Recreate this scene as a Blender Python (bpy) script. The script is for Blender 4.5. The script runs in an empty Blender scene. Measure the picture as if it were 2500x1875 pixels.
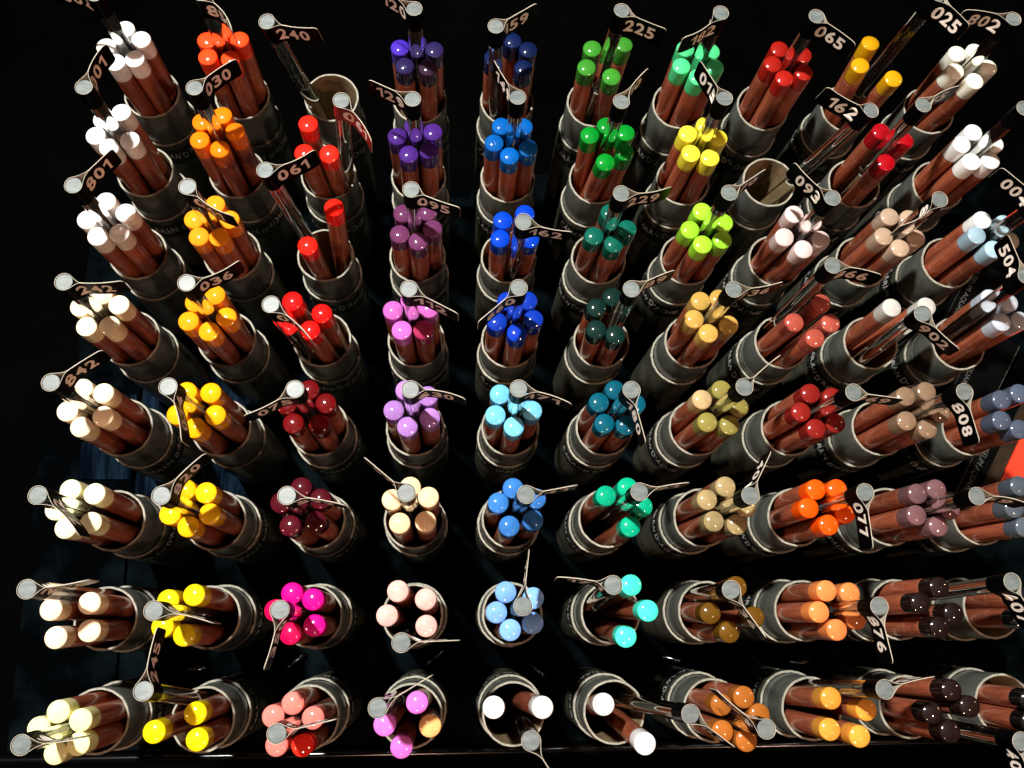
import bpy, bmesh, math, random
from mathutils import Vector, Matrix
random.seed(7)
SC = bpy.context.scene
COL = SC.collection
MM = 0.001

# ---------------------------------------------------------------- camera
cam_d = bpy.data.cameras.new('camera'); cam = bpy.data.objects.new('camera', cam_d); COL.objects.link(cam)
cam.location = Vector((-21.965, -2.235, 376.295)) * MM
cam.rotation_euler = (0.255044, -0.058111, -0.0112474)
cam_d.sensor_width = 36.0
cam_d.lens = 2212.387 / 2500 * 36.0
cam_d.clip_start = 0.01; cam_d.clip_end = 20.0
SC.camera = cam
# ---------------------------------------------------------------- world: a dim shop interior
W = bpy.data.worlds.new('World'); SC.world = W; W.use_nodes = True
W.node_tree.nodes['Background'].inputs[0].default_value = (1.0, 0.72, 0.52, 1)
W.node_tree.nodes['Background'].inputs[1].default_value = 0.005
# ---------------------------------------------------------------- lamps (shop spots)
def lamp(name, loc, power, color, radius, target=(0.02, 0.08, 0.03)):
    d = bpy.data.lights.new(name, 'SPOT'); o = bpy.data.objects.new(name, d); COL.objects.link(o)
    o.location = loc; d.energy = power; d.color = color; d.shadow_soft_size = radius
    d.spot_size = math.radians(75); d.spot_blend = 0.6
    o.rotation_euler = (Vector(target) - Vector(loc)).to_track_quat('-Z', 'Y').to_euler()
    return o
lamp('key_spot', (-0.33, 0.38, 1.12), 122.0, (1.0, 0.99, 0.93), 0.026)
lamp('shop_spot', (0.50, -0.42, 1.05), 13.8, (1.0, 0.60, 0.42), 0.009)
lamp('shop_spot', (-0.12, -0.92, 1.05), 13.8, (1.0, 0.60, 0.42), 0.009)
lamp('shop_spot', (-1.25, -0.45, 0.90), 13.8, (1.0, 0.64, 0.46), 0.009)
lamp('shop_spot', (1.75, 0.45, 0.95), 13.8, (1.0, 0.64, 0.46), 0.009)
SC.view_settings.view_transform = 'Standard'; SC.view_settings.look = 'None'
SC.view_settings.exposure = 0.0; SC.view_settings.gamma = 1.0; SC.view_settings.use_curve_mapping = False
SC.render.engine = 'CYCLES'
cy = SC.cycles
cy.max_bounces = 10; cy.diffuse_bounces = 3; cy.glossy_bounces = 4; cy.transmission_bounces = 10; cy.transparent_max_bounces = 12
cy.caustics_reflective = False; cy.caustics_refractive = False; cy.use_denoising = True
cy.sample_clamp_indirect = 4.0

# ---------------------------------------------------------------- helpers
def lin(c):
    return tuple(((v / 255) / 12.92 if v / 255 <= 0.04045 else ((v / 255 + 0.055) / 1.055) ** 2.4) for v in c[:3]) + (1.0,)
class NT:
    def __init__(s, name):
        s.m = bpy.data.materials.new(name); s.m.use_nodes = True; s.n = s.m.node_tree.nodes; s.l = s.m.node_tree.links
        s.p = s.n['Principled BSDF']
    def add(s, t, **k):
        n = s.n.new(t)
        for a, b in k.items(): setattr(n, a, b)
        return n
    def link(s, a, b): s.l.new(a, b)
    def set(s, **k):
        for a, b in k.items(): s.p.inputs[a.replace('_', ' ')].default_value = b
def link_obj(name, mesh, parent=None):
    o = bpy.data.objects.new(name, mesh); COL.objects.link(o)
    if parent is not None: o.parent = parent
    return o
def tag(o, label=None, cat=None, group=None, kind=None):
    if label: o['label'] = label
    if cat: o['category'] = cat
    if group: o['group'] = group
    if kind: o['kind'] = kind
    return o
def empty(name, loc):
    o = bpy.data.objects.new(name, None); COL.objects.link(o); o.location = loc; o.empty_display_size = 0.005
    return o
def mesh_from(name, verts, faces, mats, midx=None, smooth=True, scale=MM):
    me = bpy.data.meshes.new(name)
    me.from_pydata([(v[0] * scale, v[1] * scale, v[2] * scale) for v in verts], [], faces)
    for m in mats: me.materials.append(m)
    if midx:
        for p, i in zip(me.polygons, midx): p.material_index = i
    me.update()
    if smooth:
        me.shade_smooth()
        try: me.set_sharp_from_angle(angle=math.radians(38))
        except Exception: pass
    return me
def lathe(prof, seg=40, jitter=None):
    """prof: list of (r, z, mat) -> verts, faces, mats; mat belongs to the band that starts at the point"""
    V = []; F = []; M = []
    idx = []
    for k, (r, z, m) in enumerate(prof):
        if r < 1e-6:
            V.append((0, 0, z)); idx.append([len(V) - 1] * seg)
        else:
            row = []
            for i in range(seg):
                a = 2 * math.pi * i / seg
                dr, dz = jitter(k, a) if jitter else (0, 0)
                V.append(((r + dr) * math.cos(a), (r + dr) * math.sin(a), z + dz)); row.append(len(V) - 1)
            idx.append(row)
    for k in range(len(prof) - 1):
        for i in range(seg):
            a, b = idx[k][i], idx[k][(i + 1) % seg]; c, d = idx[k + 1][(i + 1) % seg], idx[k + 1][i]
            f = []
            for v in (a, b, c, d):
                if v not in f: f.append(v)
            if len(f) > 2: F.append(tuple(f)); M.append(prof[k][2])
    return V, F, M
def box(V, F, x0, x1, y0, y1, z0, z1):
    b = len(V)
    V += [(x0, y0, z0), (x1, y0, z0), (x1, y1, z0), (x0, y1, z0), (x0, y0, z1), (x1, y0, z1), (x1, y1, z1), (x0, y1, z1)]
    F += [tuple(b + i for i in q) for q in ((0, 3, 2, 1), (4, 5, 6, 7), (0, 1, 5, 4), (1, 2, 6, 5), (2, 3, 7, 6), (3, 0, 4, 7))]
_txt = {}
def text_geo(s, bold=0.0, size=1.0, shear=0.0):
    """vertices and faces of a word, from the built-in font; cap height about 0.7*size"""
    key = (s, bold, size, shear)
    if key in _txt: return _txt[key]
    if s == '1':      # a one with a flag, like the printed numbers
        o = [(.26, 0), (.42, 0), (.42, .73), (.30, .73), (.0, .56), (.0, .42), (.26, .53)]
        vs = []; fs = [(0, 1, 2, 6), (6, 2, 3), (6, 3, 4, 5)]
        _txt[key] = ([(x, y, 0) for x, y in o], fs); return _txt[key]
    cu = bpy.data.curves.new('txt', 'FONT'); cu.body = s; cu.size = size; cu.offset = bold; cu.resolution_u = 3; cu.shear = shear
    cu.fill_mode = 'FRONT'
    o = bpy.data.objects.new('txt', cu); COL.objects.link(o)
    dg = bpy.context.evaluated_depsgraph_get(); me = bpy.data.meshes.new_from_object(o.evaluated_get(dg))
    bm = bmesh.new(); bm.from_mesh(me); bmesh.ops.remove_doubles(bm, verts=bm.verts, dist=1e-5)
    # extra cuts so that the letters can be bent
    vs = [tuple(v.co) for v in bm.verts]; bm.verts.index_update(); fs = [tuple(v.index for v in f.verts) for f in bm.faces]
    bm.free(); bpy.data.objects.remove(o); bpy.data.curves.remove(cu); bpy.data.meshes.remove(me)
    _txt[key] = (vs, fs)
    return vs, fs

# ---------------------------------------------------------------- materials
_caps = {}
def cap_mat(c, name):
    key = tuple(c)
    if key in _caps: return _caps[key]
    t = NT('lacquer_' + name.replace(' ', '_'))
    base = lin(c); dark = tuple(v * 0.9 for v in base[:3]) + (1,)
    tc = t.add('ShaderNodeTexCoord'); nz = t.add('ShaderNodeTexNoise'); nz.inputs['Scale'].default_value = 420; nz.inputs['Detail'].default_value = 3
    t.link(tc.outputs['Object'], nz.inputs['Vector'])
    mx = t.add('ShaderNodeMix', data_type='RGBA'); mx.inputs[6].default_value = dark; mx.inputs[7].default_value = base
    rp = t.add('ShaderNodeMapRange'); rp.inputs[1].default_value = .35; rp.inputs[2].default_value = .6
    oi = t.add('ShaderNodeObjectInfo'); hs = t.add('ShaderNodeHueSaturation'); mr = t.add('ShaderNodeMapRange'); mr.inputs[3].default_value = .84; mr.inputs[4].default_value = 1.08
    t.link(oi.outputs['Random'], mr.inputs[0]); t.link(mr.outputs[0], hs.inputs['Value'])
    t.link(nz.outputs['Fac'], rp.inputs[0]); t.link(rp.outputs[0], mx.inputs[0]); t.link(mx.outputs[2], hs.inputs['Color']); t.link(hs.outputs[0], t.p.inputs['Base Color'])
    t.set(Roughness=0.6, Specular_IOR_Level=0.08, Coat_Weight=1.0, Coat_Roughness=0.075, Coat_IOR=1.65)
    bp = t.add('ShaderNodeBump'); bp.inputs['Strength'].default_value = 0.05; bp.inputs['Distance'].default_value = 0.0002
    t.link(nz.outputs['Fac'], bp.inputs['Height']); t.link(bp.outputs[0], t.p.inputs['Normal'])
    _caps[key] = t.m
    return t.m
def wood_mat():
    t = NT('cedar_barrel')
    tc = t.add('ShaderNodeTexCoord'); oi = t.add('ShaderNodeObjectInfo')
    mp = t.add('ShaderNodeMapping'); mp.inputs['Scale'].default_value = (900, 900, 45)
    ad = t.add('ShaderNodeVectorMath', operation='ADD'); cb = t.add('ShaderNodeCombineXYZ')
    ml = t.add('ShaderNodeMath', operation='MULTIPLY'); ml.inputs[1].default_value = 3.7
    t.link(oi.outputs['Random'], ml.inputs[0]); t.link(ml.outputs[0], cb.inputs[0]); t.link(ml.outputs[0], cb.inputs[2])
    t.link(tc.outputs['Object'], ad.inputs[0]); t.link(cb.outputs[0], ad.inputs[1]); t.link(ad.outputs[0], mp.inputs['Vector'])
    nz = t.add('ShaderNodeTexNoise'); nz.inputs['Scale'].default_value = 1.0; nz.inputs['Detail'].default_value = 6; nz.inputs['Roughness'].default_value = .62
    t.link(mp.outputs[0], nz.inputs['Vector'])
    cr = t.add('ShaderNodeValToRGB'); e = cr.color_ramp.elements
    e[0].position = .28; e[0].color = (0.19, 0.040, 0.017, 1); e[1].position = .75; e[1].color = (0.48, 0.132, 0.064, 1)
    t.link(nz.outputs['Fac'], cr.inputs[0])
    # tone from pencil to pencil
    hs = t.add('ShaderNodeHueSaturation'); mr = t.add('ShaderNodeMapRange'); mr.inputs[3].default_value = .72; mr.inputs[4].default_value = 1.22
    t.link(oi.outputs['Random'], mr.inputs[0]); t.link(mr.outputs[0], hs.inputs['Value']); t.link(cr.outputs[0], hs.inputs['Color'])
    # stamped rings and the block of small stamped lines, by height along the barrel (metres from the top edge of the wood)
    sx = t.add('ShaderNodeSeparateXYZ'); t.link(tc.outputs['Object'], sx.inputs[0])
    def band(z0, w):
        a = t.add('ShaderNodeMath', operation='SUBTRACT'); a.inputs[1].default_value = z0; t.link(sx.outputs[2], a.inputs[0])
        b = t.add('ShaderNodeMath', operation='ABSOLUTE'); t.link(a.outputs[0], b.inputs[0])
        c = t.add('ShaderNodeMath', operation='LESS_THAN'); c.inputs[1].default_value = w; t.link(b.outputs[0], c.inputs[0])
        return c.outputs[0]
    top = (LP - CAPL) * MM
    r1 = band(top - 1.1 * MM, .00014); r2 = band(top - 12.2 * MM, .00014); r3 = band(top + 0.02 * MM, .00007)
    m1 = t.add('ShaderNodeMath', operation='MAXIMUM'); t.link(r1, m1.inputs[0]); t.link(r2, m1.inputs[1])
    mx = t.add('ShaderNodeMix', data_type='RGBA'); mx.inputs[7].default_value = (0.55, 0.27, 0.17, 1)
    f = t.add('ShaderNodeMath', operation='MULTIPLY'); f.inputs[1].default_value = .75; t.link(m1.outputs[0], f.inputs[0])
    t.link(f.outputs[0], mx.inputs[0]); t.link(hs.outputs[0], mx.inputs[6])
    # stamped block
    at = t.add('ShaderNodeMath', operation='ARCTAN2'); t.link(sx.outputs[0], at.inputs[0]); t.link(sx.outputs[1], at.inputs[1])
    ang = t.add('ShaderNodeMath', operation='ABSOLUTE'); t.link(at.outputs[0], ang.inputs[0])
    angm = t.add('ShaderNodeMath', operation='LESS_THAN'); angm.inputs[1].default_value = .42; t.link(ang.outputs[0], angm.inputs[0])
    zb = band(top - 6.6 * MM, .0034)
    wv = t.add('ShaderNodeTexNoise'); wv.inputs['Scale'].default_value = 1; wv.inputs['Detail'].default_value = 1
    mp2 = t.add('ShaderNodeMapping'); mp2.inputs['Scale'].default_value = (1400, 1400, 2600); t.link(tc.outputs['Object'], mp2.inputs['Vector']); t.link(mp2.outputs[0], wv.inputs['Vector'])
    gt = t.add('ShaderNodeMath', operation='GREATER_THAN'); gt.inputs[1].default_value = .53; t.link(wv.outputs['Fac'], gt.inputs[0])
    a1 = t.add('ShaderNodeMath', operation='MULTIPLY'); t.link(angm.outputs[0], a1.inputs[0]); t.link(zb, a1.inputs[1])
    a2 = t.add('ShaderNodeMath', operation='MULTIPLY'); t.link(a1.outputs[0], a2.inputs[0]); t.link(gt.outputs[0], a2.inputs[1])
    a3 = t.add('ShaderNodeMath', operation='MULTIPLY'); a3.inputs[1].default_value = .55; t.link(a2.outputs[0], a3.inputs[0])
    mx2 = t.add('ShaderNodeMix', data_type='RGBA'); mx2.inputs[7].default_value = (0.05, 0.012, 0.008, 1)
    t.link(a3.outputs[0], mx2.inputs[0]); t.link(mx.outputs[2], mx2.inputs[6]); t.link(mx2.outputs[2], t.p.inputs['Base Color'])
    t.set(Roughness=0.42, Specular_IOR_Level=0.3, Coat_Weight=0.55, Coat_Roughness=0.13)
    bp = t.add('ShaderNodeBump'); bp.inputs['Strength'].default_value = 0.25; bp.inputs['Distance'].default_value = 0.0001
    t.link(nz.outputs['Fac'], bp.inputs['Height']); t.link(bp.outputs[0], t.p.inputs['Normal'])
    return t.m
def noisy(name, c0, c1, scale=200, rough=.4, bump=.0, coat=0.0, spec=.5, stretch=(1, 1, 1), detail=5, lo=.35, hi=.7, coat_rough=.1):
    t = NT(name)
    tc = t.add('ShaderNodeTexCoord'); oi = t.add('ShaderNodeObjectInfo')
    ad = t.add('ShaderNodeVectorMath', operation='ADD'); t.link(tc.outputs['Object'], ad.inputs[0])
    sc = t.add('ShaderNodeVectorMath', operation='SCALE'); sc.inputs[0].default_value = (.31, .17, .23); t.link(oi.outputs['Random'], sc.inputs['Scale'])
    t.link(sc.outputs[0], ad.inputs[1])
    mp = t.add('ShaderNodeMapping'); mp.inputs['Scale'].default_value = tuple(scale * s for s in stretch); t.link(ad.outputs[0], mp.inputs['Vector'])
    nz = t.add('ShaderNodeTexNoise'); nz.inputs['Scale'].default_value = 1; nz.inputs['Detail'].default_value = detail; t.link(mp.outputs[0], nz.inputs['Vector'])
    cr = t.add('ShaderNodeValToRGB'); e = cr.color_ramp.elements
    e[0].position = lo; e[0].color = tuple(c0) + (1,); e[1].position = hi; e[1].color = tuple(c1) + (1,)
    t.link(nz.outputs['Fac'], cr.inputs[0]); t.link(cr.outputs[0], t.p.inputs['Base Color'])
    t.set(Roughness=rough, Coat_Weight=coat, Coat_Roughness=coat_rough, Specular_IOR_Level=spec)
    if bump:
        bp = t.add('ShaderNodeBump'); bp.inputs['Strength'].default_value = bump; bp.inputs['Distance'].default_value = 0.0003
        t.link(nz.outputs['Fac'], bp.inputs['Height']); t.link(bp.outputs[0], t.p.inputs['Normal'])
    return t.m
LP = 150.0; CAPL = 9.8
M_wood = wood_mat()
M_sleeve = noisy('grey_sleeve', (.058, .063, .054), (.086, .091, .078), 160, .36, .05, .35, .5, coat_rough=.3)
M_outer = noisy('dark_sleeve', (.030, .033, .025), (.075, .072, .050), 120, .30, .05, .5, .5, coat_rough=.22)
M_inside = noisy('sleeve_inside', (.17, .115, .06), (.27, .19, .10), 250, .6, .05)
M_rim = noisy('cut_board_edge', (.23, .22, .175), (.40, .375, .305), 900, .7, .3)
M_lab = noisy('black_film', (.0007, .0007, .0008), (.0014, .0014, .0016), 300, .3, 0, 0, .02)
M_cream = noisy('cream_paper', (.42, .37, .29), (.56, .50, .40), 300, .6, .1)
M_num = noisy('number_print', (.80, .70, .62), (.88, .80, .72), 600, .55)
M_red_refl = noisy('red_reflection_tint', (.06, .003, .003), (.16, .006, .005), 300, .3)  # reflection of the red pencils, painted as colour on one black flag
M_green = noisy('green_tape', (.01, .10, .015), (.015, .15, .02), 300, .3)
M_stick = noisy('black_sticker', (.004, .004, .004), (.008, .008, .008), 200, .5)
M_white = noisy('chalk_white_print', (.40, .41, .38), (.65, .66, .61), 900, .6)
M_faint = noisy('faint_grey_print', (.10, .11, .095), (.20, .21, .18), 900, .6)
M_dim = noisy('dim_print', (.010, .011, .010), (.03, .03, .028), 900, .6)
M_dim2 = noisy('dim_grey_print', (.03, .033, .03), (.10, .11, .10), 900, .6)
M_disc = noisy('sawn_rod_end', (.100, .120, .120), (.165, .190, .186), 260, .42, .12, 0, .4, (1, 2.6, 1), 4, .35, .72)
def glass():
    t = NT('clear_acrylic')
    t.set(Base_Color=(.93, .94, .91, 1), Roughness=.015, IOR=1.49, Transmission_Weight=1.0)
    return t.m
M_glass = glass()

TUBES = [
(1,1,-160.15,228.76,5.85,(-0.3,0.7,0.8,0.1,-18.0,4.0,'002',0,0),[(-0.7,8.4,-4.5,4.4,(250, 250, 248),'white','top',1),(6.2,3.6,5.9,4.6,(250, 250, 248),'white','upper right',1),(-7.6,-0.1,-6.9,-3.0,(250, 250, 248),'white','left',1),(-3.2,-7.4,-0.1,-6.7,(250, 250, 248),'white','lower left',1),(4.4,-5.5,6.8,-3.1,(250, 250, 248),'white','lower right',0)]),
(1,2,-120.15,228.76,5.85,(-0.4,2.0,0.1,-0.9,12.4,-15.7,'850',1,0.12),[(-7.1,4.1,-6.2,1.7,(255, 70, 25),'vermilion','left',1),(-0.7,8.5,2.5,5.4,(255, 70, 25),'vermilion','top',0),(6.3,4.8,7.5,-0.5,(255, 70, 25),'vermilion','right',1),(-6.1,-3.8,-4.6,-5.9,(255, 70, 25),'vermilion','lower left',1),(3.2,-4.4,3.1,-6.9,(255, 70, 25),'vermilion','lower right',0)]),
(1,3,-80.15,228.76,5.85,(-15.2,-9.2,7.0,4.2,19.3,-3.3,'240',1,-0.06),[]),
(1,4,-40.15,228.76,5.85,(0.5,-1.7,-0.6,0.5,-14.2,9.2,'120',0,0),[(-6.9,2.9,-7.2,2.2,(66, 40, 170),'bright violet','upper left',1),(0.4,5.4,0.0,7.5,(40, 31, 80),'dark violet','top',0),(7.5,2.3,6.1,1.9,(40, 31, 80),'dark violet','right',1),(-4.8,-5.9,-4.7,-5.2,(40, 31, 80),'dark violet','lower left',1),(4.9,-6.4,3.1,-5.3,(50, 30, 52),'blackish purple','lower right',1)]),
(1,5,-0.15,228.76,5.85,(-7.8,-8.5,-1.4,-2.7,16.2,10.7,'159',1,0),[(0.6,7.8,-0.3,6.7,(7, 24, 66),'navy blue','top',1),(7.3,3.5,5.6,1.7,(7, 24, 66),'navy blue','right',1),(5.1,-5.5,4.5,-6.0,(7, 24, 66),'navy blue','lower right',1),(-7.6,-0.8,-7.0,2.8,(7, 24, 66),'navy blue','left',1)]),
(1,6,39.85,228.76,5.85,(1.8,0.1,-4.9,-3.3,17.7,-7.4,'225',1,-0.03),[(-5.3,4.8,2.5,7.1,(58, 140, 42),'grass green','upper left',1),(-8.0,-4.5,-4.4,3.5,(58, 140, 42),'grass green','lower left',1),(2.5,-8.7,7.4,1.0,(58, 140, 42),'grass green','lower right',1),(8.5,7.4,0.4,-7.5,(58, 140, 42),'grass green','upper right',1)]),
(1,7,79.85,228.76,5.85,(1.2,0.3,-0.8,0.2,-16.0,-12.0,'182',1,0.1),[(-4.8,5.9,-4.7,5.8,(74, 205, 132),'mint green','upper left',1),(6.3,4.9,3.1,5.8,(74, 205, 132),'mint green','upper right',1),(-7.0,-2.6,-7.0,-2.7,(74, 205, 132),'mint green','left',1),(7.5,-2.8,5.8,-1.7,(74, 205, 132),'mint green','right',1),(-0.2,-7.8,-0.3,-6.6,(74, 205, 132),'mint green','bottom',0)]),
(1,8,119.85,228.76,5.85,(-0.1,-0.1,-0.6,-0.5,14.7,-12.5,'065',1,0.03),[(-3.4,7.0,-3.2,5.9,(160, 26, 16),'brick red','upper left',1),(6.7,4.5,4.4,4.2,(160, 26, 16),'brick red','upper right',1),(-7.0,-0.4,-7.5,-0.7,(160, 26, 16),'brick red','left',1),(6.3,-4.2,6.7,-3.2,(160, 26, 16),'brick red','lower right',1),(-2.6,-7.3,0.1,-7.2,(160, 26, 16),'brick red','bottom',0)]),
(1,9,159.85,228.76,5.85,(11.1,11.3,-6.2,-0.8,11.6,-13.7,'025',1,0.03),[(-2.5,11.3,-3.0,-6.9,(206, 152, 10),'golden yellow','top',1),(-8.5,-0.1,4.7,-5.8,(206, 152, 10),'golden yellow','left',1),(5.7,-6.3,6.8,1.7,(206, 152, 10),'golden yellow','lower right',1)]),
(1,10,199.85,228.76,5.85,(1.2,1.4,-0.7,-0.1,-19.6,3.8,'802',1,-0.06),[(-4.0,7.0,0.3,6.6,(245, 245, 228),'ivory white','upper left',1),(4.4,8.6,6.0,-1.6,(245, 245, 228),'ivory white','top',0),(9.4,0.7,1.0,-7.5,(245, 245, 228),'ivory white','right',1),(-6.0,-1.7,-6.7,3.4,(245, 245, 228),'ivory white','lower left',1),(2.2,-6.4,-6.1,-4.4,(245, 245, 228),'ivory white','bottom',1)]),
(2,1,-160.11,190.63,4.87,(-0.6,-0.3,0.9,-0.0,6.4,18.3,'001',1,0.1),[(0.9,8.4,7.0,3.0,(250, 250, 248),'white','upper right',1),(-8.1,-2.4,-5.9,0.3,(250, 250, 248),'white','left',1),(-6.0,5.0,-2.2,7.2,(250, 250, 248),'white','upper left',0),(5.5,-4.1,5.8,-4.7,(250, 250, 248),'white','lower right',1),(-2.3,-7.5,-1.8,-6.3,(250, 250, 248),'white','bottom',1)]),
(2,2,-120.11,190.63,4.87,(-0.5,0.4,0.6,-0.7,14.5,13.0,'030',1,0.05),[(-6.6,4.8,-4.1,4.3,(245, 120, 5),'orange','upper left',1),(1.3,7.9,3.6,5.5,(245, 120, 5),'orange','top',1),(6.9,0.8,7.4,-1.3,(245, 120, 5),'orange','right',1),(-6.9,-3.4,-5.7,-3.5,(245, 120, 5),'orange','lower left',1),(1.4,-7.3,1.1,-7.4,(245, 120, 5),'orange','bottom',0)]),
(2,3,-80.11,190.63,4.87,(13.9,-3.6,-1.3,8.3,11.7,-16.2,'061',2,0.08),[(-3.8,4.9,-6.4,3.8,(250, 35, 20),'scarlet','top',1),(-4.9,-8.4,0.1,-0.5,(250, 35, 20),'scarlet','lower left',1),(5.3,-8.7,5.0,5.6,(250, 35, 20),'scarlet','lower right',0)]),
(2,4,-40.11,190.63,4.87,(0.4,-2.3,-0.3,0.8,-16.7,7.8,'129',1,0),[(-7.4,-0.1,-6.4,4.0,(66, 32, 118),'purple','left',1),(-0.7,4.9,0.5,7.6,(66, 32, 118),'purple','top',0),(7.2,2.3,6.7,2.8,(66, 32, 118),'purple','upper right',1),(-2.5,-8.1,-5.4,-3.7,(66, 32, 118),'purple','lower left',1),(5.7,-6.1,3.9,-4.4,(66, 32, 118),'purple','lower right',1)]),
(2,5,-0.11,190.63,4.87,(0.2,-0.5,-0.0,0.9,-9.1,16.1,'149',0,0.03),[(-4.4,5.6,-4.6,5.9,(0, 88, 170),'azure blue','upper left',1),(-7.5,-2.2,-6.4,-1.6,(0, 88, 170),'azure blue','left',1),(-1.2,-8.0,0.1,-6.0,(0, 88, 170),'azure blue','bottom',0),(4.7,5.6,4.4,6.1,(0, 88, 170),'azure blue','upper right',1),(6.6,-4.3,6.4,-1.4,(0, 88, 170),'azure blue','lower right',1)]),
(2,6,39.89,190.63,4.87,(0.0,-1.4,0.3,0.6,11.4,14.8,'210',0,0.05),[(-7.6,2.2,-1.0,7.5,(0, 132, 36),'emerald green','left',1),(-0.5,6.9,6.1,4.4,(0, 132, 36),'emerald green','top',1),(7.6,3.8,6.2,-4.2,(0, 132, 36),'emerald green','upper right',1),(6.9,-5.3,-1.3,-6.5,(0, 132, 36),'emerald green','lower right',1),(-1.4,-10.2,-7.0,2.6,(0, 132, 36),'emerald green','bottom',0)]),
(2,7,79.89,190.63,4.87,(0.3,1.1,-0.2,-1.0,-8.5,16.6,'015',0,0.0),[(1.8,8.0,0.6,5.7,(238, 224, 60),'lemon yellow','top',0),(6.9,2.1,7.3,1.4,(238, 224, 60),'lemon yellow','right',1),(-5.9,3.9,-6.7,3.2,(238, 224, 60),'lemon yellow','upper left',1),(-5.2,-5.2,-6.0,-4.5,(238, 224, 60),'lemon yellow','lower left',0),(2.8,-7.1,4.6,-5.9,(238, 224, 60),'lemon yellow','lower right',1)]),
(2,8,119.89,190.63,4.87,(17.8,-2.8,-8.3,1.3,-17.9,8.2,'162',2,0.06),[]),
(2,9,159.89,190.63,4.87,(-0.8,0.1,-1.3,0.3,16.5,9.1,'085',0,0.08),[(-2.2,6.8,-2.4,7.1,(165, 4, 20),'crimson','upper left',1),(7.6,2.7,5.5,1.1,(165, 4, 20),'crimson','right',1),(-1.9,-7.7,0.3,-6.4,(165, 4, 20),'crimson','bottom',1)]),
(2,10,199.89,190.63,4.87,(-0.0,-0.5,0.4,0.6,16.5,11.4,'003',0,0),[(-1.6,7.3,-1.0,7.3,(250, 250, 248),'white','top',1),(-7.5,1.5,-6.8,1.8,(250, 250, 248),'white','left',1),(7.1,2.0,7.0,2.5,(250, 250, 248),'white','right',1),(-4.4,-6.6,-3.3,-5.2,(250, 250, 248),'white','lower left',0),(4.2,-6.0,4.5,-5.8,(250, 250, 248),'white','lower right',1)]),
(3,1,-160.07,152.51,3.90,(-0.6,-1.5,0.5,0.6,12.4,14.8,'801',1,0.0),[(-1.7,7.4,0.7,7.4,(252, 246, 240),'white','top',1),(-8.1,-0.5,-5.8,3.2,(252, 246, 240),'white','left',1),(6.4,2.7,7.1,2.4,(252, 246, 240),'white','upper right',1),(-3.3,-7.5,-4.1,-4.4,(252, 246, 240),'white','lower left',1),(4.8,-6.0,4.6,-4.9,(252, 246, 240),'white','lower right',0)]),
(3,2,-120.07,152.51,3.90,(-0.3,-1.4,0.7,0.7,16.8,-10.9,'041',0,-0.1),[(0.9,6.8,0.8,7.5,(255, 150, 25),'light orange','top',1),(-6.8,0.3,-6.2,4.2,(255, 150, 25),'light orange','left',1),(7.0,0.4,7.5,0.4,(255, 150, 25),'light orange','right',1),(-4.4,-7.1,-4.7,-3.5,(255, 150, 25),'light orange','lower left',1),(3.5,-7.1,2.7,-5.8,(255, 150, 25),'light orange','lower right',0)]),
(3,3,-80.07,152.51,3.90,(-12.9,5.8,4.7,3.7,18.1,7.7,'061',2,-0.08),[(8.0,6.4,1.8,-5.6,(248, 28, 15),'scarlet','upper right',1),(-1.8,-10.5,-2.1,3.2,(248, 28, 15),'scarlet','lower left',1)]),
(3,4,-40.07,152.51,3.90,(0.5,-1.1,-0.2,0.9,18.1,-7.0,'095',1,-0.03),[(-4.4,4.2,-5.7,4.9,(100, 48, 88),'mauve','upper left',1),(5.3,5.0,4.0,6.3,(100, 48, 88),'mauve','upper right',1),(7.5,-2.4,6.3,-1.2,(100, 48, 88),'mauve','right',1),(-5.6,-4.9,-7.0,-2.7,(100, 48, 88),'mauve','lower left',1),(1.9,-7.9,0.1,-5.9,(100, 48, 88),'mauve','bottom',0)]),
(3,5,-0.07,152.51,3.90,(1.8,-13.3,0.4,0.7,18.1,-3.6,'162',2,-0.05),[(-4.1,1.7,-6.9,3.0,(0, 60, 190),'royal blue','upper left',1),(-5.3,-6.2,-4.2,-4.3,(0, 60, 190),'royal blue','lower left',1),(4.9,4.8,-0.6,7.5,(0, 60, 190),'royal blue','upper right',1),(6.6,-6.3,6.4,4.0,(0, 60, 190),'royal blue','lower right',1)]),
(3,6,39.93,152.51,3.90,(-1.4,-1.3,1.1,0.6,19.3,3.2,'229',0,-0.08),[(-0.2,5.8,0.2,7.5,(5, 90, 75),'dark teal','top',0),(6.5,-1.2,6.9,-3.0,(5, 90, 75),'dark teal','right',1),(-7.2,-4.6,-5.7,1.6,(5, 90, 75),'dark teal','left',1),(0.8,-7.9,-0.3,-6.1,(5, 90, 75),'dark teal','bottom',1)]),
(3,7,79.93,152.51,3.90,(-0.4,-0.3,0.3,0.8,15.2,10.5,'470',0,0),[(-1.9,7.0,-2.5,7.0,(155, 222, 50),'lime green','top',1),(6.7,2.2,6.6,3.6,(155, 222, 50),'lime green','upper right',1),(-7.5,-1.2,-7.3,0.9,(155, 222, 50),'lime green','left',1),(-2.7,-7.6,-2.6,-5.3,(155, 222, 50),'lime green','bottom',0),(5.6,-5.5,5.0,-4.1,(155, 222, 50),'lime green','lower right',1)]),
(3,8,119.93,152.51,3.90,(-1.0,-1.7,-0.3,0.7,-13.4,14.6,'093',1,0.05),[(-3.4,6.4,3.1,6.9,(222, 198, 196),'pale pink','upper left',1),(4.1,3.3,7.5,0.5,(222, 198, 196),'pale pink','upper right',0),(-8.4,-4.0,-4.5,6.0,(222, 198, 196),'pale pink','left',1),(-0.8,-9.2,-6.7,-1.5,(222, 198, 196),'pale pink','bottom',1),(6.9,-4.7,1.6,-5.9,(222, 198, 196),'pale pink','right',1)]),
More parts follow.
